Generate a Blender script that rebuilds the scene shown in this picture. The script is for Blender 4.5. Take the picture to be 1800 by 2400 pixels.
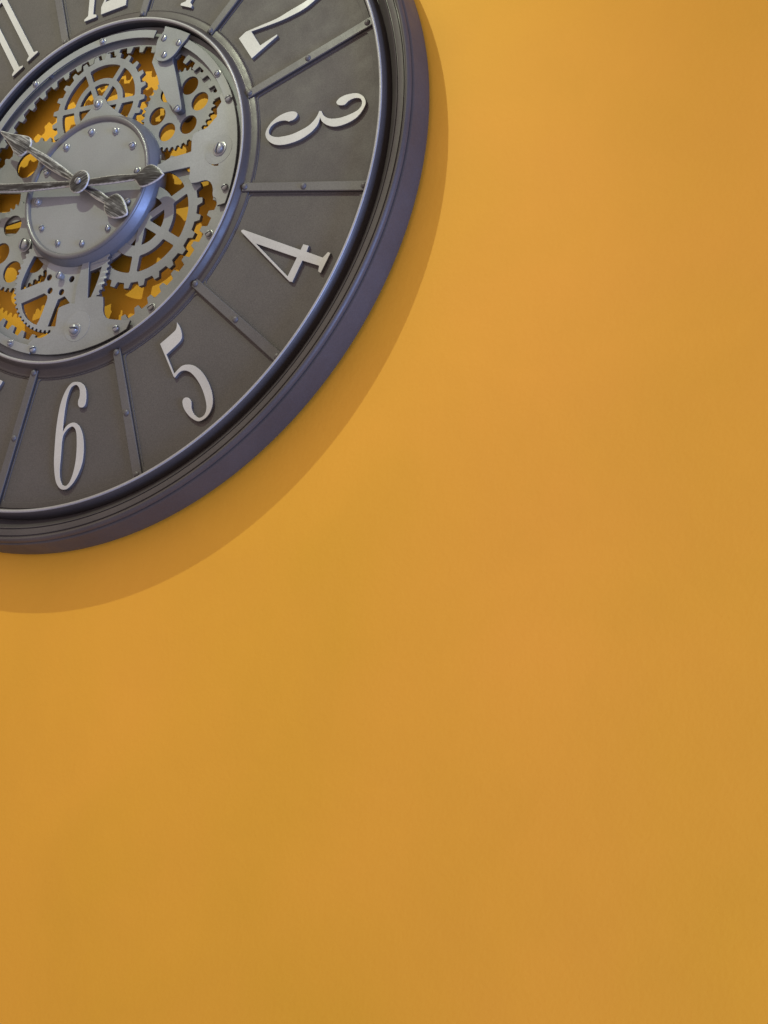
import bpy, bmesh, math, random
from mathutils import Vector, Matrix

for _o in list(bpy.data.objects):
    bpy.data.objects.remove(_o, do_unlink=True)
scene = bpy.context.scene
COL = scene.collection
R = math.radians
Z0 = 1.70                      # height of the clock's centre above the floor

# ------------------------------------------------------------------ camera
CAM_POS = (0.77099, -0.85797, -0.66496)
CAM_RIGHT = (0.869681, 0.493396, 0.014665)
CAM_UP = (0.150458, -0.293266, 0.944117)
CAM_BACK = (0.470124, -0.818874, -0.329284)
LENS = 37.4317

cd = bpy.data.cameras.new('camera')
cam = bpy.data.objects.new('camera', cd)
COL.objects.link(cam)
cd.sensor_fit = 'VERTICAL'
cd.sensor_height = 24.0
cd.sensor_width = 18.0
cd.lens = LENS
cd.clip_start = 0.01
cd.clip_end = 50.0
m = Matrix((CAM_RIGHT, CAM_UP, CAM_BACK)).transposed().to_4x4()
m.translation = Vector(CAM_POS) + Vector((0, 0, Z0))
cam.matrix_world = m
scene.camera = cam

# ------------------------------------------------------------------ light
world = bpy.data.worlds.new('World')
scene.world = world
world.use_nodes = True
bg = world.node_tree.nodes['Background']
bg.inputs[0].default_value = (1.0, 0.765, 0.70, 1)     # warm room light bounced from all sides
bg.inputs[1].default_value = 0.69

def area(name, loc, target, size, energy, col):
    l = bpy.data.lights.new(name, 'AREA')
    l.shape = 'RECTANGLE'
    l.size, l.size_y = size
    l.energy = energy
    l.color = col
    o = bpy.data.objects.new(name, l)
    COL.objects.link(o)
    o.location = loc
    o.rotation_euler = (Vector(target) - Vector(loc)).to_track_quat('-Z', 'Y').to_euler()
    return o

# small lamp above the clock, close to the wall: throws the hard shadow downwards
kl = bpy.data.lights.new('wall_lamp', 'SPOT')
kl.spot_size = R(84)
kl.spot_blend = 1.0
kl.energy = 20.5
kl.color = (0.93, 1.0, 0.72)
kl.shadow_soft_size = 0.004
ko = bpy.data.objects.new('wall_lamp', kl)
COL.objects.link(ko)
ko.location = (-0.005, -0.52, Z0 + 0.575)
ko.rotation_euler = (Vector((-0.02, 0, Z0 - 0.02)) - ko.location).to_track_quat('-Z', 'Y').to_euler()
# bluish daylight from a window far to the right and a little below
area('window_daylight', (2.4, -0.52, Z0 - 0.95), (0, 0, Z0), (0.8, 1.3), 84.0, (0.30, 0.47, 1.0))
# added soft fill for ceiling bounce, above and in front of the wall
area('ceiling_fill', (0.4, -2.1, Z0 + 1.9), (0.2, 0, Z0 - 0.25), (3.6, 2.6), 9.0, (1.0, 0.84, 0.72))

scene.view_settings.view_transform = 'Standard'
scene.view_settings.look = 'None'
scene.view_settings.exposure = 0.0
scene.view_settings.gamma = 1.0
scene.view_settings.use_curve_mapping = False
scene.render.engine = 'CYCLES'

# ------------------------------------------------------------------ materials
def newmat(name):
    mt = bpy.data.materials.new(name)
    mt.use_nodes = True
    nt = mt.node_tree
    b = nt.nodes['Principled BSDF']
    return mt, nt, b

def N(nt, t, **kw):
    n = nt.nodes.new(t)
    for k, v in kw.items():
        if k in n.inputs.keys():
            n.inputs[k].default_value = v
        else:
            setattr(n, k, v)
    return n

def painted(name, col, rough, metal, speck=0.25, sscale=900.0, blot=0.12, bump=0.15, bscale=700.0, bdist=0.0004, spec=0.30):
    """painted / coated metal: fine speckle, large soft blotches, light grain relief"""
    mt, nt, b = newmat(name)
    tc = N(nt, 'ShaderNodeTexCoord')
    n1 = N(nt, 'ShaderNodeTexNoise', Scale=sscale, Detail=2.0)
    n2 = N(nt, 'ShaderNodeTexNoise', Scale=14.0, Detail=4.0)
    for n in (n1, n2):
        nt.links.new(tc.outputs['Object'], n.inputs['Vector'])
    r1 = N(nt, 'ShaderNodeMapRange')
    r1.inputs['From Min'].default_value = 0.3
    r1.inputs['From Max'].default_value = 0.7
    r1.inputs['To Min'].default_value = 1 - speck
    r1.inputs['To Max'].default_value = 1 + speck
    r2 = N(nt, 'ShaderNodeMapRange')
    r2.inputs['From Min'].default_value = 0.3
    r2.inputs['From Max'].default_value = 0.7
    r2.inputs['To Min'].default_value = 1 - blot
    r2.inputs['To Max'].default_value = 1 + blot
    nt.links.new(n1.outputs['Fac'], r1.inputs['Value'])
    nt.links.new(n2.outputs['Fac'], r2.inputs['Value'])
    mu = N(nt, 'ShaderNodeMath', operation='MULTIPLY')
    nt.links.new(r1.outputs[0], mu.inputs[0])
    nt.links.new(r2.outputs[0], mu.inputs[1])
    oi = N(nt, 'ShaderNodeObjectInfo')
    r3 = N(nt, 'ShaderNodeMapRange')
    r3.inputs['To Min'].default_value = 0.94
    r3.inputs['To Max'].default_value = 1.06
    nt.links.new(oi.outputs['Random'], r3.inputs['Value'])
    mu2 = N(nt, 'ShaderNodeMath', operation='MULTIPLY')
    nt.links.new(mu.outputs[0], mu2.inputs[0])
    nt.links.new(r3.outputs[0], mu2.inputs[1])
    vm = N(nt, 'ShaderNodeVectorMath', operation='SCALE')
    vm.inputs[0].default_value = col
    nt.links.new(mu2.outputs[0], vm.inputs['Scale'])
    n4 = N(nt, 'ShaderNodeTexNoise', Scale=38.0, Detail=6.0, Roughness=0.65)
    nt.links.new(tc.outputs['Object'], n4.inputs['Vector'])
    r4 = N(nt, 'ShaderNodeMapRange')
    r4.inputs['From Min'].default_value = 0.3
    r4.inputs['From Max'].default_value = 0.7
    r4.inputs['To Min'].default_value = max(0.1, rough - 0.09)
    r4.inputs['To Max'].default_value = rough + 0.12
    nt.links.new(n4.outputs['Fac'], r4.inputs['Value'])
    nt.links.new(r4.outputs[0], b.inputs['Roughness'])
    nt.links.new(vm.outputs[0], b.inputs['Base Color'])
    b.inputs['Metallic'].default_value = metal
    b.inputs['Specular IOR Level'].default_value = spec
    if bump:
        n3 = N(nt, 'ShaderNodeTexNoise', Scale=bscale, Detail=3.0)
        nt.links.new(tc.outputs['Object'], n3.inputs['Vector'])
        bm_ = N(nt, 'ShaderNodeBump', Strength=bump, Distance=bdist)
        nt.links.new(n3.outputs['Fac'], bm_.inputs['Height'])
        nt.links.new(bm_.outputs[0], b.inputs['Normal'])
    return mt

M = {}
M['plate'] = painted('pewter_paint', (0.188, 0.203, 0.210), 0.46, 0.12, speck=0.07, blot=0.18, bump=0.08)
M['gear'] = painted('gear_paint', (0.178, 0.193, 0.200), 0.48, 0.12, speck=0.07, blot=0.20, bump=0.08)
M['drum'] = painted('drum_paint', (0.186, 0.200, 0.208), 0.44, 0.15, speck=0.06, blot=0.10, bump=0.08)
M['panel'] = painted('face_panel_paint', (0.069, 0.065, 0.063), 0.66, 0.0, speck=0.16, sscale=1300.0, blot=0.09, bump=0.20)
M['bar'] = painted('bar_paint', (0.086, 0.085, 0.087), 0.45, 0.10, speck=0.12, blot=0.14, bump=0.12)
M['rim'] = painted('rim_paint', (0.054, 0.050, 0.050), 0.42, 0.12, speck=0.10, blot=0.14, bump=0.10)
M['numeral'] = painted('numeral_paint', (0.385, 0.395, 0.39), 0.42, 0.10, speck=0.05, blot=0.16, bump=0.06)
M['screw'] = painted('screw_metal', (0.22, 0.23, 0.24), 0.30, 0.40, speck=0.05, blot=0.14, bump=0.0, spec=0.5)
M['drum_lip'] = painted('shaded_drum_lip', (0.100, 0.102, 0.108), 0.36, 0.20, speck=0.06, blot=0.12, bump=0.06, spec=0.5)  # darker than the drum face: the lip's shade sits in the colour
M['drum_side'] = painted('drum_side_gloss', (0.098, 0.110, 0.135), 0.40, 0.25, speck=0.06, blot=0.12, bump=0.06, spec=0.5)
# sides carry their shade as darker colour; lighter paint brushed on faces only
M['edge'] = painted('shaded_cut_edge', (0.062, 0.062, 0.068), 0.42, 0.10, speck=0.10, blot=0.14, bump=0.06, spec=0.4)
M['numeral_edge'] = painted('shaded_numeral_edge', (0.085, 0.083, 0.085), 0.48, 0.05, speck=0.10, blot=0.14, bump=0.06, spec=0.4)
M['bar_edge'] = painted('shaded_bar_edge', (0.034, 0.033, 0.036), 0.42, 0.10, speck=0.10, blot=0.14, bump=0.06, spec=0.4)
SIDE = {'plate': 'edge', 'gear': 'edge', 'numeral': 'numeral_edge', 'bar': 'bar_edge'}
M['well'] = painted('shaded_well', (0.016, 0.016, 0.019), 0.55, 0.0, speck=0.10, blot=0.15, bump=0.05)  # near black: shade inside the gear well put into the colour
M['bead'] = painted('rubbed_bead_metal', (0.27, 0.275, 0.28), 0.42, 0.12, speck=0.08, blot=0.12, bump=0.05)
M['slot'] = painted('slot_shadow_metal', (0.10, 0.10, 0.10), 0.6, 0.3, speck=0.05, bump=0.0)

# hands: black lacquer rubbed through to silver along streaks and edges
def hand_material(name, ang, lift):
    mt, nt, b = newmat(name)
    tc = N(nt, 'ShaderNodeTexCoord')
    mp = N(nt, 'ShaderNodeMapping')
    mp.vector_type = 'TEXTURE'
    mp.inputs['Rotation'].default_value = (0, -R(ang), 0)
    mp.inputs['Scale'].default_value = (1 / 55, 1 / 55, 1 / 900)
    nt.links.new(tc.outputs['Object'], mp.inputs['Vector'])
    n1 = N(nt, 'ShaderNodeTexNoise', Scale=1.0, Detail=6.0, Roughness=0.6)
    nt.links.new(mp.outputs[0], n1.inputs['Vector'])
    n2 = N(nt, 'ShaderNodeTexNoise', Scale=60.0, Detail=3.0)
    nt.links.new(tc.outputs['Object'], n2.inputs['Vector'])
    ad = N(nt, 'ShaderNodeMath', operation='MULTIPLY_ADD')
    ad.inputs[1].default_value = 0.45
    nt.links.new(n2.outputs['Fac'], ad.inputs[0])
    nt.links.new(n1.outputs['Fac'], ad.inputs[2])
    cr = N(nt, 'ShaderNodeValToRGB')
    e = cr.color_ramp.elements
    e[0].position, e[0].color = 0.60 - lift, (0.012, 0.012, 0.012, 1)
    e[1].position, e[1].color = 0.93 - lift, (0.30, 0.31, 0.31, 1)
    el = cr.color_ramp.elements.new(0.75 - lift); el.color = (0.050, 0.052, 0.052, 1)
    nt.links.new(ad.outputs[0], cr.inputs[0])
    # worn edges: the outline is rubbed bright (vertex attribute painted on the rim bevel)
    at = N(nt, 'ShaderNodeAttribute', attribute_name='edge_wear')
    mx = N(nt, 'ShaderNodeMix', data_type='RGBA')
    nt.links.new(at.outputs['Fac'], mx.inputs[0])
    nt.links.new(cr.outputs[0], mx.inputs[6])
    mx.inputs[7].default_value = (0.62, 0.63, 0.62, 1)
    nt.links.new(mx.outputs[2], b.inputs['Base Color'])
    b.inputs['Metallic'].default_value = 0.10
    b.inputs['Specular IOR Level'].default_value = 0.30
    b.inputs['Roughness'].default_value = 0.40
    bp_ = N(nt, 'ShaderNodeBump', Strength=0.10, Distance=0.0003)
    nt.links.new(n1.outputs['Fac'], bp_.inputs['Height'])
    nt.links.new(bp_.outputs[0], b.inputs['Normal'])
    return mt
M['hour_hand'] = hand_material('rubbed_black_silver', 142.0, 0.015)
M['minute_hand'] = hand_material('rubbed_black', 167.0, -0.08)
M['hub'] = hand_material('rubbed_black_hub', 20.0, -0.04)

def wall_material():
    mt, nt, b = newmat('orange_wall_paint')
    tc = N(nt, 'ShaderNodeTexCoord')
    n1 = N(nt, 'ShaderNodeTexNoise', Scale=1.7, Detail=5.0, Roughness=0.55)
    n2 = N(nt, 'ShaderNodeTexNoise', Scale=60.0, Detail=4.0)
    n3 = N(nt, 'ShaderNodeTexNoise', Scale=330.0, Detail=4.0)
    for n in (n1, n2, n3):
        nt.links.new(tc.outputs['Object'], n.inputs['Vector'])
    cr = N(nt, 'ShaderNodeValToRGB')
    e = cr.color_ramp.elements
    e[0].position, e[0].color = 0.35, (0.590, 0.326, 0.020, 1)
    e[1].position, e[1].color = 0.65, (0.660, 0.316, 0.033, 1)
    nt.links.new(n1.outputs['Fac'], cr.inputs[0])
    # a few scuffs and pin holes in the paint
    vo = N(nt, 'ShaderNodeTexVoronoi', Scale=5.3)
    nt.links.new(tc.outputs['Object'], vo.inputs['Vector'])
    rg = N(nt, 'ShaderNodeMapRange')
    rg.inputs['From Min'].default_value = 0.008
    rg.inputs['From Max'].default_value = 0.022
    rg.inputs['To Min'].default_value = 0.72
    rg.inputs['To Max'].default_value = 1.0
    nt.links.new(vo.outputs['Distance'], rg.inputs['Value'])
    n5 = N(nt, 'ShaderNodeTexNoise', Scale=7.0, Detail=6.0, Roughness=0.6, Distortion=0.6)
    nt.links.new(tc.outputs['Object'], n5.inputs['Vector'])
    sm = N(nt, 'ShaderNodeMapRange')
    sm.inputs['From Min'].default_value = 0.35
    sm.inputs['From Max'].default_value = 0.65
    sm.inputs['To Min'].default_value = 0.972
    sm.inputs['To Max'].default_value = 1.018
    nt.links.new(n5.outputs['Fac'], sm.inputs['Value'])
    mw = N(nt, 'ShaderNodeMath', operation='MULTIPLY')
    nt.links.new(rg.outputs[0], mw.inputs[0])
    nt.links.new(sm.outputs[0], mw.inputs[1])
    vm = N(nt, 'ShaderNodeVectorMath', operation='SCALE')
    nt.links.new(cr.outputs[0], vm.inputs[0])
    nt.links.new(mw.outputs[0], vm.inputs['Scale'])
    nt.links.new(vm.outputs[0], b.inputs['Base Color'])
    b.inputs['Roughness'].default_value = 0.65
    b.inputs['Specular IOR Level'].default_value = 0.22
    b1 = N(nt, 'ShaderNodeBump', Strength=0.12, Distance=0.002)
    nt.links.new(n2.outputs['Fac'], b1.inputs['Height'])
    b2 = N(nt, 'ShaderNodeBump', Strength=0.16, Distance=0.0008)
    nt.links.new(n3.outputs['Fac'], b2.inputs['Height'])
    nt.links.new(b1.outputs[0], b2.inputs['Normal'])
    nt.links.new(b2.outputs[0], b.inputs['Normal'])
    return mt
M['wall'] = wall_material()

# ------------------------------------------------------------------ mesh helpers
# clock space in millimetres: u right, v up, w towards the room; w = 0 is the top of the rivets
WALL_W = -23.0
def P3(u, v, w):
    return (u * 1e-3, -w * 1e-3, v * 1e-3)

clock = bpy.data.objects.new('wall_clock', None)
COL.objects.link(clock)
clock.location = (0, 0, Z0)
clock.empty_display_size = 0.05
clock['label'] = 'large round grey skeleton gear clock with raised numerals on orange wall'
clock['category'] = 'clock'

def link(name, me, parent, mat, loc=None, rot=None, label=None):
    o = bpy.data.objects.new(name, me)
    COL.objects.link(o)
    o.parent = parent
    if mat is not None and not me.materials:
        me.materials.append(M[mat])
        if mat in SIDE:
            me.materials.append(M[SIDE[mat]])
    if loc is not None:
        o.location = loc
    if rot is not None:
        o.rotation_euler = rot
    if label:
        o['label'] = label
    return o

def smooth(me, ang=35):
    me.polygons.foreach_set('use_smooth', [True] * len(me.polygons))
    me.set_sharp_from_angle(angle=R(ang))
    me.update()

def lathe(prof, seg=256, closed=False):
    """revolve (r, w) profile about the clock axis, normals outwards for a profile walked from inside to outside over the front"""
    vs, fs = [], []
    n = len(prof)
    for i in range(seg):
        a = 2 * math.pi * i / seg
        c, s = math.cos(a), math.sin(a)
        for (r, w) in prof:
            vs.append(P3(r * c, r * s, w))
    for i in range(seg):
        j = (i + 1) % seg
        for k in range(n if closed else n - 1):
            k2 = (k + 1) % n
            fs.append((i * n + k, i * n + k2, j * n + k2, j * n + k))
    me = bpy.data.meshes.new('lathe')
    me.from_pydata(vs, [], fs)
    bm = bmesh.new(); bm.from_mesh(me)
    bmesh.ops.remove_doubles(bm, verts=bm.verts, dist=1e-7)
    bmesh.ops.recalc_face_normals(bm, faces=bm.faces)
    bm.to_mesh(me); bm.free()
    smooth(me, 40)
    return me

def rounded(path, sub=5, fil=None):
    """control points, smooth through plain ones, sharp at points flagged with a third value"""
    n = len(path)
    pts = [Vector(q[:2]) for q in path]
    cor = [len(q) > 2 for q in path]
    if all(cor):
        return [tuple(q) for q in pts]
    out = []
    for i in range(n):
        p1, p2 = pts[i], pts[(i + 1) % n]
        p0 = p1 * 2 - p2 if cor[i] else pts[i - 1]
        p3 = p2 * 2 - p1 if cor[(i + 1) % n] else pts[(i + 2) % n]
        if cor[i] and cor[(i + 1) % n]:
            out.append(tuple(p1)); continue
        d = max((p2 - p1).length, 1e-6)
        # scaled tangents keep uneven spacing from overshooting
        t1 = (p2 - p0) / max((p2 - p1).length + (p1 - p0).length, 1e-6) * d
        t2 = (p3 - p1) / max((p3 - p2).length + (p2 - p1).length, 1e-6) * d
        for k in range(sub):
            t = k / sub
            h = (2*t**3 - 3*t**2 + 1) * p1 + (t**3 - 2*t**2 + t) * t1 + (-2*t**3 + 3*t**2) * p2 + (t**3 - t**2) * t2
            out.append((h.x, h.y))
    return out

def plate_mesh(polys, w_top, thick, bevel=0.25, ang=35):
    """solid plate from an outline and holes (mm), front face at w_top, edges lightly rounded"""
    cu = bpy.data.curves.new('outline', 'CURVE')
    cu.dimensions = '2D'
    cu.fill_mode = 'BOTH'
    cu.resolution_u = 1
    for pl in polys:
        sp = cu.splines.new('POLY')
        sp.points.add(len(pl) - 1)
        for q, (x, y) in zip(sp.points, pl):
            q.co = (x, y, 0, 1)
        sp.use_cyclic_u = True
    cu.extrude = max(thick / 2 - bevel, 0.01)
    cu.bevel_depth = bevel
    cu.bevel_resolution = 0
    cu.offset = -bevel
    ob = bpy.data.objects.new('tmp', cu)
    COL.objects.link(ob)
    dg = bpy.context.evaluated_depsgraph_get()
    me = bpy.data.meshes.new_from_object(ob.evaluated_get(dg))
    bpy.data.objects.remove(ob)
    bpy.data.curves.remove(cu)
    wc = w_top - thick / 2
    for v in me.vertices:
        x, y, z = v.co
        v.co = P3(x, y, wc + z)
    bm = bmesh.new(); bm.from_mesh(me)
    bmesh.ops.remove_doubles(bm, verts=bm.verts, dist=2e-6)
    bmesh.ops.recalc_face_normals(bm, faces=bm.faces)
    bm.to_mesh(me); bm.free()
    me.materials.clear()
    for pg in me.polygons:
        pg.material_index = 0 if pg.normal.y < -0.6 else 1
    smooth(me, ang)
    return me

def arc(r, a0, a1, n=24, c=(0, 0)):
    return [(c[0] + r * math.cos(R(a0 + (a1 - a0) * i / n)), c[1] + r * math.sin(R(a0 + (a1 - a0) * i / n))) for i in range(n + 1)]

def circle(c, r, n=40):
    return [(c[0] + r * math.cos(2 * math.pi * i / n), c[1] + r * math.sin(2 * math.pi * i / n)) for i in range(n)]

def fillet(pl, rad, corners=None):
    """round the corners of a polygon"""
    out = []
    n = len(pl)
    for i in range(n):
        p0, p1, p2 = Vector(pl[i - 1]), Vector(pl[i]), Vector(pl[(i + 1) % n])
        a, b = p0 - p1, p2 - p1
        la, lb = a.length, b.length
        if la < 1e-6 or lb < 1e-6:
            continue
        a /= la; b /= lb
        ca = max(-1, min(1, a.dot(b)))
        th = math.acos(ca)
        if th > R(155):
            out.append(tuple(p1)); continue
        d = min(rad / math.tan(th / 2), la * 0.45, lb * 0.45)
        q1, q2 = p1 + a * d, p1 + b * d
        for k in range(5):
            t = k / 4
            h = (1 - t)**2 * q1 + 2 * t * (1 - t) * p1 + t * t * q2
            out.append((h.x, h.y))
    return out

def gear_outline(c, rr, rt, n, phase, root=0.56, tip=0.34, round_=0.5, bow=0):
    """toothed outline; phase = angle of one tooth's middle, root / tip = tooth width as share of the pitch"""
    out = []
    pt = 360.0 / n
    for i in range(n):
        a = phase + i * pt
        for da, r in ((-root / 2, rr), (-tip / 2, rt), (tip / 2, rt), (root / 2, rr)):
            out.append((c[0] + r * math.cos(R(a + da * pt)), c[1] + r * math.sin(R(a + da * pt))))
        # follow the root circle to the next tooth
        for f in (0.34, 0.67):
            am = a + pt * (root / 2 + (1 - root) * f)
            out.append((c[0] + rr * math.cos(R(am)), c[1] + rr * math.sin(R(am))))
    return fillet(out, round_) if round_ else out

def sector(c, r0, r1, a0, a1, hw, rad=2.5):
    """opening between two parallel-sided spokes"""
    def mar(r): return math.degrees(math.asin(min(0.95, hw / r)))
    o = arc(r1, a0 + mar(r1), a1 - mar(r1), 10, c)
    i = arc(r0, a1 - mar(r0), a0 + mar(r0), 8, c)
    return fillet(o + i, rad)

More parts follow.
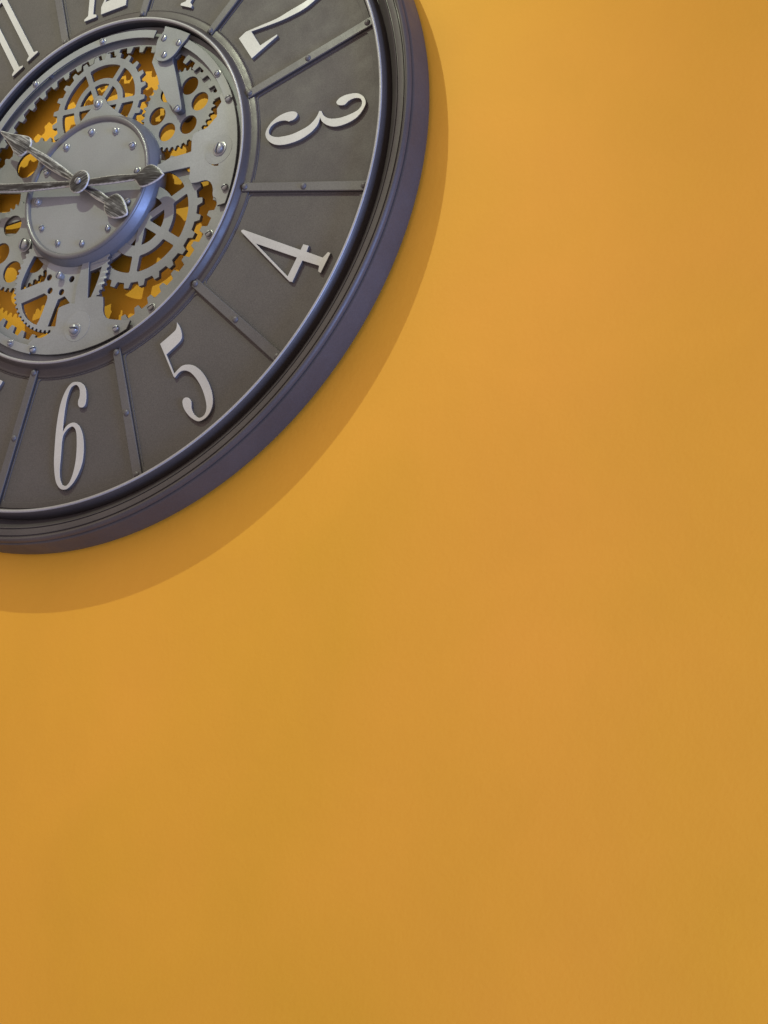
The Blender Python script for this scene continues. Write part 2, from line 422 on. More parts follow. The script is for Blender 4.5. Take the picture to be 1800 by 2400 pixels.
# ------------------------------------------------------------------ traced outlines (mm in clock space)
TR = {
 'n3': [[(197.4,9.2),(195.2,11.8),(191,13.3),(186.2,13.5),(181.4,12.7),(176.1,10.5),(172.1,7.1),(169.5,2.9),(169.1,-0.5),(170.5,-4.4),(174,-8.6),(178.9,-12),(185,-13.9),(192.1,-14.6),(199.8,-14.1),(206.7,-12.1),(211.9,-9.4),(215.9,-5.5),(217.6,-0.3,1),(219,-3.6),(222.3,-7.4),(227,-10.6),(231.7,-12.3),(237.4,-12.7),(244.2,-11.9),(249.8,-9.7),(254.3,-5.4),(256.7,-0.5),(256,3.7),(253.4,7.7),(248.8,10.9),(243.6,12.1),(237.9,12.3),(233.3,10.9),(231.4,8.4),(232.9,5.9),(235.8,4.5),(238.9,4.2),(241.5,6),(245.5,7.1),(249.5,6.5),(252.3,4.8),(253.5,1.6),(252.8,-1.5),(249.7,-4),(244,-5.3),(237.2,-5.8),(230.9,-5.1),(225.1,-3.1),(221.5,-0.3),(219.7,2.5),(218.7,5.1,1),(216.6,5.8,1),(215.6,3.2),(212.8,-0.5),(207.6,-4.1),(200.6,-6),(193.6,-7),(187.1,-6.8),(179.8,-5.5),(174.9,-3.1),(172.4,-0.3),(172.3,2.6),(174.2,5.5),(178.1,7.3),(182.9,7.5),(186.5,6.7),(189.9,4.8,1),(194.3,5.2),(196.6,6.8)]],
 'n4': [[(151.1,-76.9,1),(152.8,-76.8,1),(204.5,-107,1),(206.7,-103,1),(211.5,-105.4,1),(209.8,-109.9,1),(223.7,-118.1,1),(228,-114.7,1),(230.1,-116.1,1),(222.3,-130.1,1),(220.1,-128.3,1),(220.8,-124,1),(206.4,-116.2,1),(198.4,-131.5,1),(195.9,-130.5,1),(151.2,-78.4,1)],
   [(165.1,-91.8,1),(201.5,-112.5,1),(194.1,-125.8,1)]],
 'n5': [[(96.4,-140.2,1),(99,-144),(101,-148.6),(102,-153.3),(101,-156.1),(99.1,-158),(88.5,-165,1),(96.9,-182.1,1),(100.1,-179.5),(103.9,-177.3),(108.9,-177.4),(114.1,-179.2),(119.3,-183.1),(124.1,-188.5),(128.4,-195.3),(131.9,-203.3),(133.5,-210.9),(133,-216.6),(130.5,-221.4),(126.9,-224.1),(122,-225.1),(116.9,-222.6),(112.2,-218.4),(108,-212.7),(106.1,-207.4),(106.6,-204.6),(109,-203.7),(111.9,-204.9),(114,-207.5),(114.5,-210.5),(114.8,-213.5),(117.2,-218.3),(120.7,-221.7),(123.5,-222.4),(126.7,-220.7),(128.1,-216.6),(127.5,-211.6),(125.4,-204.9),(121.9,-197.4),(117,-190),(112.2,-184.8),(108.1,-182.3),(104.7,-181.5),(101.4,-182.3),(97.7,-185.7,1),(96.5,-184.6,1),(81.8,-154.7,1),(94.9,-146.9),(96.3,-144.5)]],
 'n6': [[(2.2,-169.3),(-1.5,-169.4),(-5.4,-172.4),(-8.9,-178.1),(-11.5,-186.3),(-13,-198.1),(-13.5,-210.1),(-13.2,-223.3),(-12.7,-233),(-11,-242.9),(-8.5,-250.6),(-4.2,-255.8),(0.7,-257.4),(4.6,-256.2),(8.9,-252.4),(12.9,-245.9),(15.5,-238),(15.9,-228.5),(14.7,-219.3),(12.3,-212.1),(9.1,-206.9),(4.7,-203.7),(-0.1,-203.5),(-4,-205.6),(-6.5,-209.1,1),(-6.6,-199.9),(-6,-189.1),(-4.6,-180.1),(-1.8,-173.4),(2.5,-172),(5.5,-174.3),(7,-177.8),(7.3,-182.5),(6.3,-185.8),(6.5,-189.3),(8.2,-191.6),(11,-192.4),(13.3,-191.2),(14.2,-186.8),(13.5,-179.7),(11.3,-174.6),(7.2,-170.9)],
   [(2.2,-206.5),(-1.7,-207.7),(-5.4,-211.6),(-6.3,-216),(-6.3,-222.8),(-6.2,-231.3),(-6.2,-239.8),(-5.1,-247.3),(-2.5,-252.7),(1.1,-254.4),(4.2,-252.2),(6.9,-246),(8.5,-237.9),(8.8,-228.4),(8.2,-219.8),(7.1,-212.8),(5.2,-208.5)]],
 'n2': [[(139.6,95.6,1),(146,99.7,1),(159.5,100.7),(175.2,102),(188.1,105.3),(202.4,109),(209.4,113.2),(213.3,118.5),(213.1,124.3),(208.9,129),(202.6,130.8),(197.5,129),(194.5,125.9),(191.4,127.6),(191,131.4),(194.7,134.7),(201.9,136.3),(210.2,133.7),(217.1,128),(220.4,120.1),(219.1,113.3),(215.6,109.9),(209.6,106.4),(201.1,102.2),(190.9,99.9),(178,98.4),(151.4,98,1),(160.4,82.2,1),(175.6,87.1,1),(176.2,85.5,1),(153,72.8,1)]],
 'n11': [[(-119.7,219.8,1),(-82,153.4,1),(-84,150.1,1),(-83,148.1,1),(-71.8,154.4,1),(-73,156,1),(-76.6,155.8,1),(-115.2,223,1),(-118.4,228.5,1),(-120.6,227.4,1),(-129.5,221.5,1),(-128,219.3,1),(-121.2,222.5,1)]],
 'side_plate': [[(133.2,50.4,1),(134.7,46.3),(136,42.1),(137.3,37.9),(138.4,33.7),(139.3,29.4),(140.2,25.1),(140.9,20.7),(141.5,16.4),(141.9,12),(142.2,7.6),(142.4,3.2),(142.4,-1.2),(142.3,-5.6),(142.1,-9.9),(141.7,-14.3),(141.2,-18.7),(140.5,-23),(139.7,-27.3),(138.8,-31.6),(137.8,-35.9),(136.6,-40.1),(135.3,-44.3),(133.9,-48.5,1),(126.5,-48.8,1),(124.9,-42),(122.4,-40.1),(121.6,-35.7),(121.9,-34.9),(120.8,-29.7),(118.2,-25.7),(113.8,-23.3),(106,-23),(100.6,-22.2,1),(98.1,-17.3,1),(98.7,-12.4,1),(98.4,-7.1,1),(72.8,-4.9,1),(61.1,-4.2,1),(60.4,4.6,1),(68.8,4.3,1),(77.4,6.8,1),(95.5,6.4,1),(98.7,6.7,1),(98.6,18.1,1),(99.9,21.6),(104.6,23.3),(112.1,23.7),(119.6,29.5),(121.6,31.2),(121.2,38.2,1),(125.2,43.1,1),(123.9,46.8),(122.9,50.1,1),(126.8,52.4,1),(132.9,52.3,1)],
   [(116.5,-7,1),(120.6,-9.4),(125.7,-11,1),(125.6,-13.8,1),(121.3,-12.5),(118.2,-9.8)]],
 'bottom_plate': [[(47.5,-134.2,1),(43.3,-135.7),(39,-137),(34.7,-138.1),(30.3,-139.1),(26,-140),(21.5,-140.8),(17.1,-141.4),(12.7,-141.8),(8.2,-142.2),(3.7,-142.4),(-0.7,-142.4),(-5.2,-142.3),(-9.7,-142.1),(-14.1,-141.7),(-18.6,-141.2),(-23,-140.5),(-27.4,-139.7),(-31.8,-138.8),(-36.1,-137.7),(-40.4,-136.5),(-44.7,-135.2),(-48.9,-133.7),(-53.1,-132.1,1),(-53.8,-126.9,1),(-45.9,-121.2),(-38.2,-122.5),(-29.8,-119.9),(-24.7,-115.6,1),(-24,-106.4),(-22.9,-100.2),(-21.5,-99.5),(-11.8,-98.3,1),(-7,-100,1),(-6.2,-85.8,1),(-4.3,-76.8),(-2.8,-68.6),(-1.1,-62.5,1),(5,-62,1),(4.7,-65.9),(6.2,-98.1,1),(9.6,-98,1),(14.1,-98.5),(21.7,-100.8,1),(22.5,-107.3),(23.3,-114.8),(26.7,-120),(34.2,-123.1),(50.5,-127.6,1)]],
 'bracket': [[(67.1,130.9,1),(80.4,123.3),(93.1,114.5,1),(90,110.5,1),(84.3,106,1),(80.5,101.7),(76.8,98.8),(72.1,97.2),(67.2,97.4),(61.6,99.7,1),(59.1,103.3),(58.9,109.4),(59.2,114.9),(60.5,120.6,1),(66,126.2,1)]],
 'arm': [[(57,118,1),(73.3,112.4,1),(74.7,96.7,1),(77.8,85.8),(82.1,68.6),(85.7,52.8),(85.7,48.6),(81.3,47.9),(77.8,50.6),(76.1,54.2),(71.2,60.5),(66.5,70.9),(63.1,75.2),(60,86.3),(52.8,103.5,1)]],
 'gusset': [[(-17.4,68.5,1),(-9.2,76),(-5.1,79.9),(-4.8,85.7),(0.3,88.4),(6.7,83.7),(10.1,77.8),(15.3,72.1),(24.2,63.7),(31.7,57.8),(39.6,52.1,1),(39.9,41.5,1),(22.7,41.4,1),(-1.8,54.1,1)]],
 'W_holes': [[(-65.1,-85.6,1),(-41.4,-82.1,1),(-37.5,-85.8),(-38.8,-92.3),(-43.9,-105.1),(-46.4,-108.8,1),(-51.4,-105.9),(-58.7,-99.2),(-63.2,-91.6)],
   [(-67.2,-72.9,1),(-64.2,-72.9,1),(-42.4,-70.8,1),(-40.4,-66.7),(-40.6,-59.5),(-37.3,-52.1,1),(-56,-44.9,1),(-60,-51.6),(-63.9,-59.4),(-66.7,-66.4)],
   [(-26.1,-91.3,1),(-19.3,-89.9,1),(-13.3,-97.3,1),(-23,-98.5),(-24.6,-100.1),(-25.5,-105.4),(-26.2,-114.6,1),(-34.2,-113,1)],
   [(4.2,-97.4,1),(3.7,-73.9,1),(16.6,-72.4,1),(14.8,-80.1),(11.9,-88.3),(7.9,-97,1)]],
 'W_small': [(-37.3,-68.9),(-35.3,-81.2),(-23,-85.4),(-13.4,-76.2)],
 'G5_holes': [[(-114.1,33.2,1),(-84.7,25,1),(-85.1,17),(-88.8,11),(-101.9,11.4),(-111.8,14.6,1)],
   [(-109.8,-1,1),(-102.2,-1.7,1),(-77.4,-1.1,1),(-75.2,-6.5),(-76.2,-11.5),(-79.6,-14.1),(-91.7,-11.3),(-109,-7.7,1)]],
 'hour_hand': [[(-96.7,79,1),(-83.3,72),(-70.2,66.3),(-64.6,63.6),(-61.2,60.6),(-60.1,56.8),(-60.6,53.1,1),(-56,49.6),(-39.5,37.2),(-23,22.9),(-8.7,9.4,1),(8.8,-4.8,1),(18.6,-11.3),(28.2,-19.9,1),(30.6,-18.9),(35.7,-18.6),(39.8,-21.3),(43.6,-26.1),(46.3,-31.9),(48.3,-38.4),(47.7,-40.5,1),(43.8,-41.2),(37.6,-40.8),(31.3,-38.3),(26.4,-34),(24.1,-28.9),(24.1,-24.3,1),(13.3,-16.3),(5.8,-9.1,1),(-13.1,7,1),(-25.1,15.1),(-38.1,25.2),(-51.6,37.6),(-63.9,49.2,1),(-68.5,46.8),(-72.9,47.1),(-77.7,51.1),(-83,59.2),(-88.9,67),(-96.4,76.7,1)]],
 'minute_hand': [[(-86,22.5),(-57.6,15.5),(-11.2,4.1),(11.7,-0.3),(32.4,-3.3),(58.1,-9.1,1),(62.3,-7.2),(67.1,-4.8),(72.1,-4.9),(77.2,-8),(81.9,-12.8),(84.9,-17.2,1),(80.3,-20.1),(74.5,-21.9),(67.5,-22.8),(62.4,-21.9),(59.4,-18.2),(56.4,-14.3,1),(33.1,-10.7),(12.3,-6.7),(-12.4,-1),(-49.9,5.7),(-85,14.2)]],
}

# ------------------------------------------------------------------ the wall
def build_wall():
    xs, zs = (-1.8, 2.6), (0.0, 3.0)
    bm = bmesh.new()
    nx, nz = 44, 30
    g = [[bm.verts.new((xs[0] + (xs[1] - xs[0]) * i / nx, 0, zs[0] + (zs[1] - zs[0]) * j / nz)) for i in range(nx + 1)] for j in range(nz + 1)]
    for j in range(nz):
        for i in range(nx):
            bm.faces.new((g[j][i], g[j][i + 1], g[j + 1][i + 1], g[j + 1][i]))
    me = bpy.data.meshes.new('wall')
    bm.to_mesh(me); bm.free()
    o = bpy.data.objects.new('wall', me)
    COL.objects.link(o)
    o.location = (0, -WALL_W * 1e-3, 0)
    me.materials.append(M['wall'])
    o['kind'] = 'structure'
    o['label'] = 'flat orange painted wall behind the clock'
    return o
build_wall()

# ------------------------------------------------------------------ case: outer rim, inner ring, face
rim_prof = [(266.0, -6.0), (269.5, -3.1), (270.6, -2.6), (270.9, 2.6), (271.6, 4.6), (273.2, 5.6), (274.7, 5.2), (275.6, 3.8),
            (276.0, 0.5), (276.2, -5.6), (276.8, -6.6), (277.9, -6.6), (278.4, -5.6), (278.7, -2.4), (279.3, -1.7), (280.3, -1.3),
            (283.2, 1.8), (285.0, 3.4), (285.7, 4.1), (286.2, 4.2), (286.5, 3.4), (287.0, 3.4), (287.4, 4.5), (288.5, 4.9), (292.2, 5.3), (292.7, 4.5), (293.2, 4.5),
            (293.7, 5.7), (294.6, 6.5), (295.7, 6.6), (296.7, 5.8), (297.4, 4.4), (297.5, 2.9), (296.6, 2.2), (296.6, 1.3), (298.0, 1.0), (298.5, 0.6), (299.4, -6.0), (300.2, -14.0), (300.5, -18.2), (300.0, -19.2), (297.0, -19.6),
            (291.0, -19.6), (289.0, -8.0), (266.0, -7.0)]
rim = link('outer_rim', lathe(rim_prof, 320, True), clock, 'rim', label='stepped dark gunmetal rim of the clock')

ring_prof = [(149.9, -22.8), (149.9, 0.2), (149.3, 0.4), (149.3, 1.4), (149.8, 2.6), (150.8, 3.3), (151.8, 3.4), (152.8, 3.0), (153.6, 1.9), (154.6, -0.2), (155.3, -1.5), (155.9, -2.1),
             (156.6, -2.2), (160.6, -2.3), (161.4, -2.6), (162.0, -3.4), (162.3, -4.6), (162.3, -7.0), (154.0, -12.0), (152.0, -22.8)]
link('rim_bead', lathe([(271.5, 4.2), (271.9, 5.2), (272.6, 6.0), (273.4, 6.2), (274.1, 5.9), (274.5, 5.0)], 320, True), rim, 'bead')
iring = link('inner_ring', lathe(ring_prof, 256, True), clock, 'rim', label='raised ring around the gear opening')

link('ring_bead', lathe([(149.8, 2.3), (150.1, 3.1), (150.8, 3.8), (151.6, 3.9), (152.3, 3.5), (152.6, 2.8)], 256, True), iring, 'bead')

link('well_wall', lathe([(149.2, 0.3), (149.2, -22.9), (149.8, -22.9), (149.8, 0.3)], 256, True), iring, 'well')

# face frame with twelve openings, recessed panels behind
win = []
for k in range(12):
    a = 90 - 30 * k
    def edge(r, s, hw=5.2):
        return a + s * (15 - math.degrees(math.asin(hw / r)))
    o = arc(263.6, edge(263.6, -1), edge(263.6, 1), 16)
    i = arc(162.9, edge(162.9, 1), edge(162.9, -1), 10)
    win.append(fillet(o + i, 5.0))
frame_me = plate_mesh([arc(268.5, 0, 360 * 191 / 192, 191), arc(162.1, 0, 360 * 95 / 96, 95)] + win, -3.3, 2.2, 0.30)
link('face_frame', frame_me, clock, 'panel', label='flat ring frame around the twelve face panels')
for k in range(12):
    a = 90 - 30 * k
    pl = arc(265.0, a - 14.2, a + 14.2, 16) + arc(162.0, a + 13.6, a - 13.6, 10)
    link('face_panel', plate_mesh([pl], -4.1, 1.2, 0.1), clock, 'panel')

# divider bars with three rivets each
def dome_mesh(r, h, seg=16, rings=4, skirt=0.0):
    bm = bmesh.new()
    prev = None
    for j in range(rings + 1):
        t = j / rings * math.pi / 2
        rr, hh = r * math.cos(t), h * math.sin(t)
        if j == rings:
            top = bm.verts.new((0, -hh * 1e-3, 0))
            for i in range(seg):
                bm.faces.new((prev[i], prev[(i + 1) % seg], top))
        else:
            cur = [bm.verts.new((rr * math.cos(2 * math.pi * i / seg) * 1e-3, -hh * 1e-3, rr * math.sin(2 * math.pi * i / seg) * 1e-3)) for i in range(seg)]
            if prev:
                for i in range(seg):
                    bm.faces.new((prev[i], prev[(i + 1) % seg], cur[(i + 1) % seg], cur[i]))
            prev = cur
    bmesh.ops.recalc_face_normals(bm, faces=bm.faces)
    me = bpy.data.meshes.new('dome'); bm.to_mesh(me); bm.free()
    smooth(me, 60)
    return me
rivet_me = dome_mesh(2.5, 1.9)
rivet_me.materials.append(M['bar'])
for k in range(12):
    a = R(75 - 30 * k)
    ca, sa = math.cos(a), math.sin(a)
    hw = 4.0
    def loc(s, t): return (s * ca - t * sa, s * sa + t * ca)
    pl = [loc(156.2, hw * .9), loc(156.2, -hw * .9), loc(270.2, -hw), loc(270.2, hw)]
    bar = link('divider_bar', plate_mesh([pl], -0.9, 3.2, 0.55), clock, 'bar')
    for s in (158.4, 212.8, 266.2):
        u, v = loc(s, 0)
        link('rivet', rivet_me, bar, None, P3(u, v, -0.95))

# ------------------------------------------------------------------ numerals
def rotp(pl, a, dx=0.0, dy=0.0):
    c, s = math.cos(R(a)), math.sin(R(a))
    return [((q[0] * c - q[1] * s + dx, q[0] * s + q[1] * c + dy) + tuple(q[2:])) for q in pl]

def numeral(polys, txt, mir=False):
    ps = [rounded(q) for q in polys]
    return link('numeral', plate_mesh(ps, -1.6, 2.8, 0.18), clock, 'numeral', label=txt)

ONE = [(-6.9, 169.7, 1), (-6.4, 167.8, 1), (6.4, 168.0, 1), (6.2, 170.5, 1), (2.7, 172.0, 1), (2.9, 256.5, 1), (0.6, 256.8, 1), (-8.4, 250.0, 1), (-7.4, 247.5, 1), (-2.9, 249.0, 1), (-2.9, 172.3, 1)]
numeral([rotp([(q[0] + 1.2, q[1], 1) for q in ONE], -30)], 'raised light grey numeral 1')
numeral(TR['n2'], 'raised light grey numeral 2')
numeral(TR['n3'], 'raised light grey numeral 3 lying on its side')
numeral(TR['n4'], 'raised light grey numeral 4')
numeral(TR['n5'], 'raised light grey numeral 5')
numeral(TR['n6'], 'raised light grey numeral 6')
# 12, 11: two digits each
numeral([rotp([(q[0] - 15.8, q[1], 1) for q in ONE], 0)], 'first digit of the numeral 12')
numeral([rotp(TR['n2'][0], 60, 8.4, 0)], 'second digit of the numeral 12')
numeral([TR['n11'][0]], 'second digit of the numeral 11')
numeral([[(q[0] - 15.6, q[1] - 9.6, 1) for q in TR['n11'][0]]], 'first digit of the numeral 11')
# 7, 8, 9, 10 run out of the picture on the left
SEVEN = [(-10.5, -169.5, 1), (12.5, -169.5, 1), (12.5, -172.0, 1), (2.0, -215.0), (0.5, -257.0, 1), (-6.5, -257.0, 1), (-3.5, -215.0), (6.0, -178.5, 1), (-9.0, -178.5, 1), (-9.5, -184.0, 1), (-11.5, -184.0, 1)]
numeral([rotp(SEVEN, -30)], 'raised light grey numeral 7')
def oval(cy, rx, ry, n=40): return [(rx * math.cos(2 * math.pi * i / n), cy + ry * math.sin(2 * math.pi * i / n), 1) for i in range(n)]
up = oval(-191.5, 5.2, 17.5); lo = oval(-235.0, 6.6, 19.0)
EIGHT = [oval(-213.5, 12.5, 44.0), up, lo]
numeral([rotp(q, -60) for q in EIGHT], 'raised light grey numeral 8')
numeral([rotp(q, -90) for q in TR['n6']], 'raised light grey numeral 9')
numeral([rotp([(q[0] - 12.0, q[1], 1) for q in ONE], 60)], 'first digit of the numeral 10')
numeral([rotp([(q[0] + 9.0, q[1], 1) for q in z], 60) for z in (oval(213.0, 11.5, 44.0), oval(213.0, 6.2, 40.0))], 'second digit of the numeral 10')

# ------------------------------------------------------------------ screws
def screw_mesh(r, h, washer, slot_a, post=0.0):
    """slotted dome head on a collar and washer; the slot is a real groove cut across the head"""
    bm = bmesh.new()
    seg = 24
    prof = []
    z = 0.0
    if washer:
        prof += [(washer, 0.0), (washer, 0.45), (washer - 0.25, 0.6)]
        z = 0.6
    if post:
        prof += [(r * 0.82, z), (r * 0.82, z + post)]
        z += post
    prof += [(r, z), (r, z + h * 0.45), (r * 0.93, z + h * 0.68), (r * 0.75, z + h * 0.86), (r * 0.45, z + h * 0.97)]
    rings = []
    for (rr, hh) in prof:
        rings.append([bm.verts.new((rr * math.cos(2 * math.pi * i / seg), -hh, rr * math.sin(2 * math.pi * i / seg))) for i in range(seg)])
    for a, b in zip(rings, rings[1:]):
        for i in range(seg):
            bm.faces.new((a[i], a[(i + 1) % seg], b[(i + 1) % seg], b[i]))
    tip = bm.verts.new((0, -(z + h), 0))
    for i in range(seg):
        bm.faces.new((rings[-1][i], rings[-1][(i + 1) % seg], tip))
    # groove: split by two planes either side of the middle and push the strip down
    sw = r * 0.20
    for s in (-1, 1):
        for off in (sw, sw * 0.8):
            geo = bm.verts[:] + bm.edges[:] + bm.faces[:]
            bmesh.ops.bisect_plane(bm, geom=geo, plane_co=(0, 0, s * off), plane_no=(0, 0, 1))
    zmin = -(z + h * 0.25)
    for v in bm.verts:
        if abs(v.co.z) <= sw * 0.81 and v.co.y < zmin:
            v.co.y = zmin
    c, s = math.cos(slot_a), math.sin(slot_a)
    for v in bm.verts:
        x, y, zz = v.co
        v.co = Vector(((x * c - zz * s), y, (x * s + zz * c))) * 1e-3
    bmesh.ops.recalc_face_normals(bm, faces=bm.faces)
    me = bpy.data.meshes.new('screw'); bm.to_mesh(me); bm.free()
    me.materials.append(M['screw'])
    smooth(me, 38)
    return me
_scr = {}
def screw(u, v, w, parent, r=2.2, h=2.0, washer=0.0, ang=0, post=0.0, name='screw'):
    key = (r, h, washer, ang, post)
    if key not in _scr:
        _scr[key] = screw_mesh(r, h, washer, R(ang), post)
    return link(name, _scr[key], parent, None, P3(u, v, w))

def polar(r, a): return r * math.cos(R(a)), r * math.sin(R(a))

# ------------------------------------------------------------------ internal ring gear and rails
def internal_ring(rt, rr, n, phase, root=0.50, tip=0.30):
    out = []
    pt = 360.0 / n
    for i in range(n):
        a = phase + i * pt
        for da, r in ((-root / 2, rr), (-tip / 2, rt), (tip / 2, rt), (root / 2, rr)):
            out.append((r * math.cos(R(a + da * pt)), r * math.sin(R(a + da * pt))))
    return fillet(out, 0.7)
rg = link('ring_gear', plate_mesh([arc(149.0, 0, 360 * 159 / 160, 159), internal_ring(125.9, 131.2, 60, 0.5)], -6.4, 3.0, 0.3), clock, 'gear', label='ring gear with teeth pointing inwards')
for a in (-30.4, -60.5):
    screw(*polar(137.2, a), -6.4, rg, 2.8, 2.4, 3.6, 25)

def rail(a0, a1, screws):
    pl = arc(143.4, a0, a1, 40) + arc(136.3, a1, a0, 40)
    o = link('curved_rail', plate_mesh([pl], -1.2, 1.6, 0.25), clock, 'plate')
    for a, sl in screws:
        screw(*polar(139.6, a), -1.2, o, 2.4, 2.0, 3.3, sl)
    # hidden feet that hold the rail off the ring gear
    for a in (a0 + 4, a1 - 4, (a0 + a1) / 2):
        link('rail_foot', plate_mesh([circle(polar(139.6, a), 2.4, 12)], -2.7, 3.8, 0.1), o, 'plate')
    return o
rail(66.5, 162.0, [(89.7, 20), (120.0, 70), (150.0, 20)])
rail(17.5, 51.0, [(29.6, 40)])
rail(-162.0, -109.5, [(-119.8, -10), (-150.0, 30)])

# ------------------------------------------------------------------ gears
def spoked_gear(name, c, w, thick, rr, rt, n, phase, rim_in, ro, ri, spokes, hw, hub, lab):
    polys = [gear_outline(c, rr, rt, n, phase, 0.50, 0.30, 0.45)]
    for i in range(len(spokes)):
        a0 = spokes[i]; a1 = spokes[(i + 1) % len(spokes)]
        if a1 < a0: a1 += 360
        polys.append(sector(c, ro, rim_in, a0, a1, hw, 2.2))
        polys.append(sector(c, hub, ri, a0, a1, hw * 0.9, 0.8))
    return link(name, plate_mesh(polys, w, thick, 0.18), clock, 'gear', label=lab)
spoked_gear('spoked_gear', (-1.0, 80.0), -3.9, 3.4, 44.0, 48.6, 24, 7.2, 37.8, 25.4, 20.0, [-127.0, -67.0, -7.0, 53.0, 112.0, 173.0], 2.5, 5.0, 'upper spoked gear wheel with square teeth')
spoked_gear('spoked_gear', (52.2, -40.2), -6.9, 3.4, 52.6, 57.3, 24, 3.2, 44.0, 30.2, 21.0, [-158.0, -98.0, -38.0, 22.0, 82.0, 142.0], 3.6, 7.5, 'larger spoked gear wheel at lower right')

def holed_gear(c, w, thick, rr, rt, n, phase, holes, lab):
    polys = [gear_outline(c, rr, rt, n, phase, 0.62, 0.16, 0.35)] + holes
    return link('gear_disc', plate_mesh(polys, w, thick, 0.15), clock, 'gear', label=lab)
c2 = (78.6, 55.0)
holed_gear(c2, -9.0, 2.4, 34.2, 37.2, 41, -4.2, [circle((c2[0] + 20.9 * math.cos(R(1.2 + 60 * k)), c2[1] + 20.9 * math.sin(R(1.2 + 60 * k))), 8.1) for k in range(6)], 'disc gear with six round holes')
c4 = (-73.0, -27.0)
holed_gear(c4, -9.0, 2.4, 39.6, 42.8, 44, 2.0, [circle((c4[0] + 25.4 * math.cos(R(-174 + 60 * k)), c4[1] + 25.4 * math.sin(R(-174 + 60 * k))), 9.6) for k in range(6)], 'disc gear with round holes at lower left')
c5 = (-76.0, 25.0)
holed_gear(c5, -11.6, 2.2, 46.0, 49.6, 30, 8.0, [circle((-80.4, 51.0), 12.0)] + [rounded(q) for q in TR['G5_holes']], 'disc gear with large holes at the left')

# fine toothed wheel under the bottom plate
cw = (-25.0, -70.0)
wp = [gear_outline(cw, 47.2, 49.2, 63, 1.5, 0.62, 0.36, 0.2)] + [rounded(q) for q in TR['W_holes']] + [circle(q, 2.75, 20) for q in TR['W_small']]
wheel = link('fine_toothed_wheel', plate_mesh(wp, -4.2, 3.6, 0.22), clock, 'plate', label='wheel with fine teeth and wide spokes')
screw(-23.6, -71.8, -4.2, wheel, 3.2, 2.4, 0, 60, 3.4)

# ------------------------------------------------------------------ plates
sp = link('side_plate', plate_mesh([rounded(q) for q in TR['side_plate']], -2.8, 2.0, 0.25), clock, 'plate', label='shaped plate at the right of the gear opening')
screw(*polar(139.5, 18.1), -2.8, sp, 3.0, 3.0, 0, 200)
screw(*polar(138.2, -14.8), -2.8, sp, 3.0, 3.0, 0, 200)
boss = link('boss', plate_mesh([circle((125.2, 0.6), 12.8, 48)], -2.62, 0.6, 0.12), sp, 'plate')
screw(126.4, 0.6, -2.62, sp, 4.3, 3.2, 6.2, 70)
bo = link('bottom_plate', plate_mesh([rounded(q) for q in TR['bottom_plate']], -2.6, 2.2, 0.25), clock, 'plate', label='shaped plate at the bottom of the gear opening')
link('boss', plate_mesh([circle((-2.0, -121.0), 12.8, 48)], -2.42, 0.6, 0.12), bo, 'plate')
screw(-3.8, -123.6, -2.42, bo, 4.0, 3.8, 5.6, -10)
screw(-45.2, -131.5, -2.6, bo, 3.0, 3.0, 0, 10)
screw(38.0, -132.0, -2.6, bo, 3.0, 3.0, 0, 10)
arm = link('bridge_arm', plate_mesh([rounded(q) for q in TR['arm']], -3.2, 5.6, 0.3), clock, 'plate', label='tapering arm holding the disc gear')
screw(82.0, 50.4, -3.2, arm, 3.0, 2.6, 0, 40)
br = link('bracket', plate_mesh([rounded(q) for q in TR['bracket']], 0.8, 2.2, 0.3), clock, 'plate', label='small bracket plate with three screws')
for u, v in ((66.9, 119.4), (82.3, 109.8), (68.2, 103.0)):
    screw(u, v, 0.8, br, 2.9, 1.6, 0, 55)
gu = link('gusset_plate', plate_mesh([rounded(q) for q in TR['gusset']], -2.3, 1.5, 0.25), clock, 'plate')
screw(0.2, 79.6, -2.3, gu, 3.0, 2.6, 4.8, 70)
# bolt at the lower left
screw(-68.2, -31.0, -5.6, clock, 5.0, 4.2, 6.4, 70, 0.0, 'bolt')

# ------------------------------------------------------------------ movement drum
drum_prof = [(0.0, 2.1), (30.0, 2.1), (59.2, 2.1), (59.2, 1.0), (0.0, 1.0)]
lip_prof = [(58.3, 1.6), (58.4, 2.5), (58.9, 3.3), (59.6, 4.2), (60.6, 4.8), (61.8, 4.9), (62.8, 4.4), (63.3, 3.4), (63.4, 2.6), (60.0, 1.6)]
side_prof = [(62.0, 2.5), (63.5, 2.6), (64.2, 1.4), (66.6, -3.0), (66.9, -3.8), (67.0, -9.8), (66.0, -10.0), (66.0, -16.0), (0.0, -16.0)]
drum = link('movement_drum', lathe(drum_prof, 192, False), clock, 'drum', label='round drum with a raised lip holding the hands')
link('drum_flange', plate_mesh([arc(71.0, -172, -42, 48) + arc(60.0, -42, -172, 40)], -7.6, 1.6, 0.2), drum, 'gear')
link('drum_lip', lathe(lip_prof, 192, True), drum, 'drum_lip')
link('drum_side', lathe(side_prof, 192, False), drum, 'drum_side')
for k in range(12):
    a = 30 * k
    screw(*polar(50.9, a), 2.1, drum, 2.65, 2.5, 3.5 if a in (0, 30, 60, 90, 120, 150, 180) else 0.0, (70, 20, 110, 45, 75, 15, 60, 20, 95, 70, 65, 30)[k])

# wall posts that carry the gear stack off the wall
for (u, v), r, w in (((78.6, 55.0), 5.0, -9.5), ((-1.0, 80.0), 4.0, -5.5), ((-25.0, -70.0), 4.0, -6.0)):
    link('spindle', plate_mesh([circle((u, v), r, 20)], w, w - WALL_W - 0.5, 0.1), clock, 'gear')

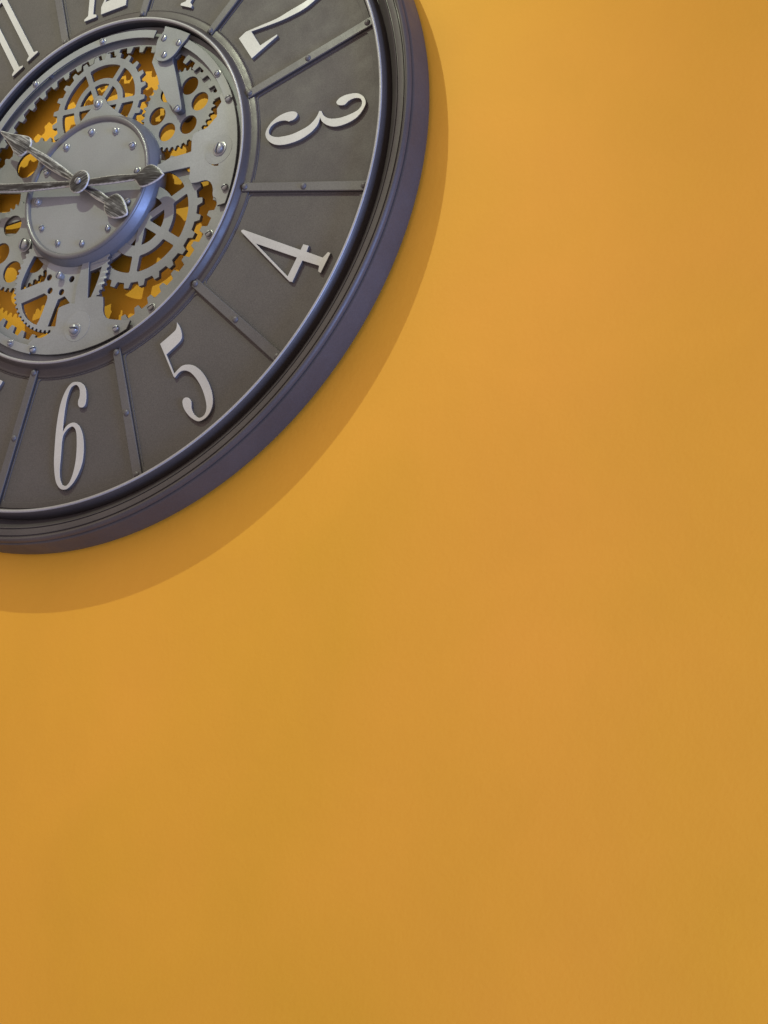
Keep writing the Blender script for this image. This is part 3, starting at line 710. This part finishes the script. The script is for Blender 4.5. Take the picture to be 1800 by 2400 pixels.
# ------------------------------------------------------------------ hands
def dist_poly(q, pts):
    best = 1e9
    n = len(pts)
    for i in range(n):
        a, b = pts[i], pts[(i + 1) % n]
        ab = b - a
        t = max(0, min(1, (q - a).dot(ab) / max(ab.length_squared, 1e-9)))
        d = (q - a - ab * t).length
        if d < best: best = d
    return best

def inside(q, pts):
    c = False
    n = len(pts)
    j = n - 1
    for i in range(n):
        a, b = pts[i], pts[j]
        if (a.y > q.y) != (b.y > q.y) and q.x < (b.x - a.x) * (q.y - a.y) / (b.y - a.y) + a.x:
            c = not c
        j = i
    return c

from mathutils.geometry import delaunay_2d_cdt
def hand_mesh(ctrl, w, thick, crown):
    """crowned sheet-metal hand: triangulated front that swells towards the middle, bright worn rim"""
    pl = [Vector(q) for q in rounded(ctrl, 6)]
    pts = []
    n = len(pl)
    for i in range(n):
        a, b = pl[i], pl[(i + 1) % n]
        k = max(1, int((b - a).length / 1.2))
        for j in range(k):
            pts.append(a + (b - a) * (j / k))
    nb = len(pts)
    xs = [q.x for q in pts]; ys = [q.y for q in pts]
    inner = []
    step = 1.1
    y = min(ys)
    row = 0
    while y < max(ys):
        x = min(xs) + (row % 2) * step / 2
        while x < max(xs):
            q = Vector((x, y))
            if inside(q, pts) and dist_poly(q, pts) > 0.5:
                inner.append(q)
            x += step
        y += step * 0.87
        row += 1
    # a ring just inside the rim keeps the worn line even
    for i in range(nb):
        a, b, c = pts[i - 1], pts[i], pts[(i + 1) % nb]
        t = (c - a)
        if t.length < 1e-6: continue
        t.normalize()
        nrm = Vector((-t.y, t.x))
        for s in (1, -1):
            q = b + nrm * s * 0.45
            if inside(q, pts):
                if dist_poly(q, pts) > 0.35: inner.append(q)
                break
    allp = pts + inner
    edges = [(i, (i + 1) % nb) for i in range(nb)]
    vs, es, fs, ov, oe, of = delaunay_2d_cdt(allp, edges, [], 1, 1e-5)
    d = [dist_poly(Vector(q), pts) for q in vs]
    front = [P3(q.x, q.y, w + crown * (1 - math.exp(-dd / 2.2)) - (0.25 if dd < 0.05 else 0)) for q, dd in zip(vs, d)]
    nv = len(vs)
    bm = bmesh.new()
    V = [bm.verts.new(q) for q in front]
    for f in fs:
        try: bm.faces.new([V[i] for i in f])
        except ValueError: pass
    bnd = [e for e in bm.edges if len(e.link_faces) == 1]
    ret = bmesh.ops.extrude_edge_only(bm, edges=bnd)
    for g in ret['geom']:
        if isinstance(g, bmesh.types.BMVert):
            g.co.y = -(w - thick) * 1e-3
    bmesh.ops.recalc_face_normals(bm, faces=bm.faces)
    me = bpy.data.meshes.new('hand')
    bm.to_mesh(me)
    at = me.attributes.new('edge_wear', 'FLOAT', 'POINT')
    vals = []
    rnd = random.Random(5)
    for i, v in enumerate(me.vertices):
        if i < nv:
            vals.append(max(0.0, 1 - d[i] / 0.75) * rnd.uniform(0.55, 1.0))
        else:
            vals.append(0.15)
    at.data.foreach_set('value', vals)
    bm.free()
    smooth(me, 50)
    return me

hh = TR['hour_hand'][0]
hour = link('hour_hand', hand_mesh(hh, 7.6, 1.4, 0.9), clock, 'hour_hand', label='shorter leaf-shaped hand pointing between nine and ten')
# minute hand runs out of the picture to the left, ending in the same leaf
d_ = Vector((-0.9703, 0.2419)); n_ = Vector((0.2419, 0.9703))
def md(s, t):
    q = d_ * s + n_ * t
    return (round(q.x, 1), round(q.y, 1))
mh = TR['minute_hand'][0]
mtip = [md(118, -4.6) + (1,), md(114, -8.5), md(116, -12.5), md(123, -13.5), md(134, -10.5), md(146, -6.0), md(166, 0) + (1,), md(146, 6.0), md(134, 10.5), md(123, 13.5), md(116, 12.5), md(114, 8.5), md(118, 4.6) + (1,)]
minute = link('minute_hand', hand_mesh(list(mh) + mtip, 11.6, 1.4, 0.9), clock, 'minute_hand', label='longer dark hand pointing at the left, leaf tail at right')
hub = link('hand_hub', hand_mesh([(10.0 * math.cos(2 * math.pi * i / 28) + 0.8, 10.0 * math.sin(2 * math.pi * i / 28) - 0.6) for i in range(28)], 12.9, 1.2, 0.7), clock, 'hub')
link('hub_shaft', plate_mesh([circle((0, 0), 4.0, 24)], 12.0, 10.2, 0.1), clock, 'screw')
screw(0.5, -0.4, 13.3, hub, 2.9, 2.2, 0, 50)
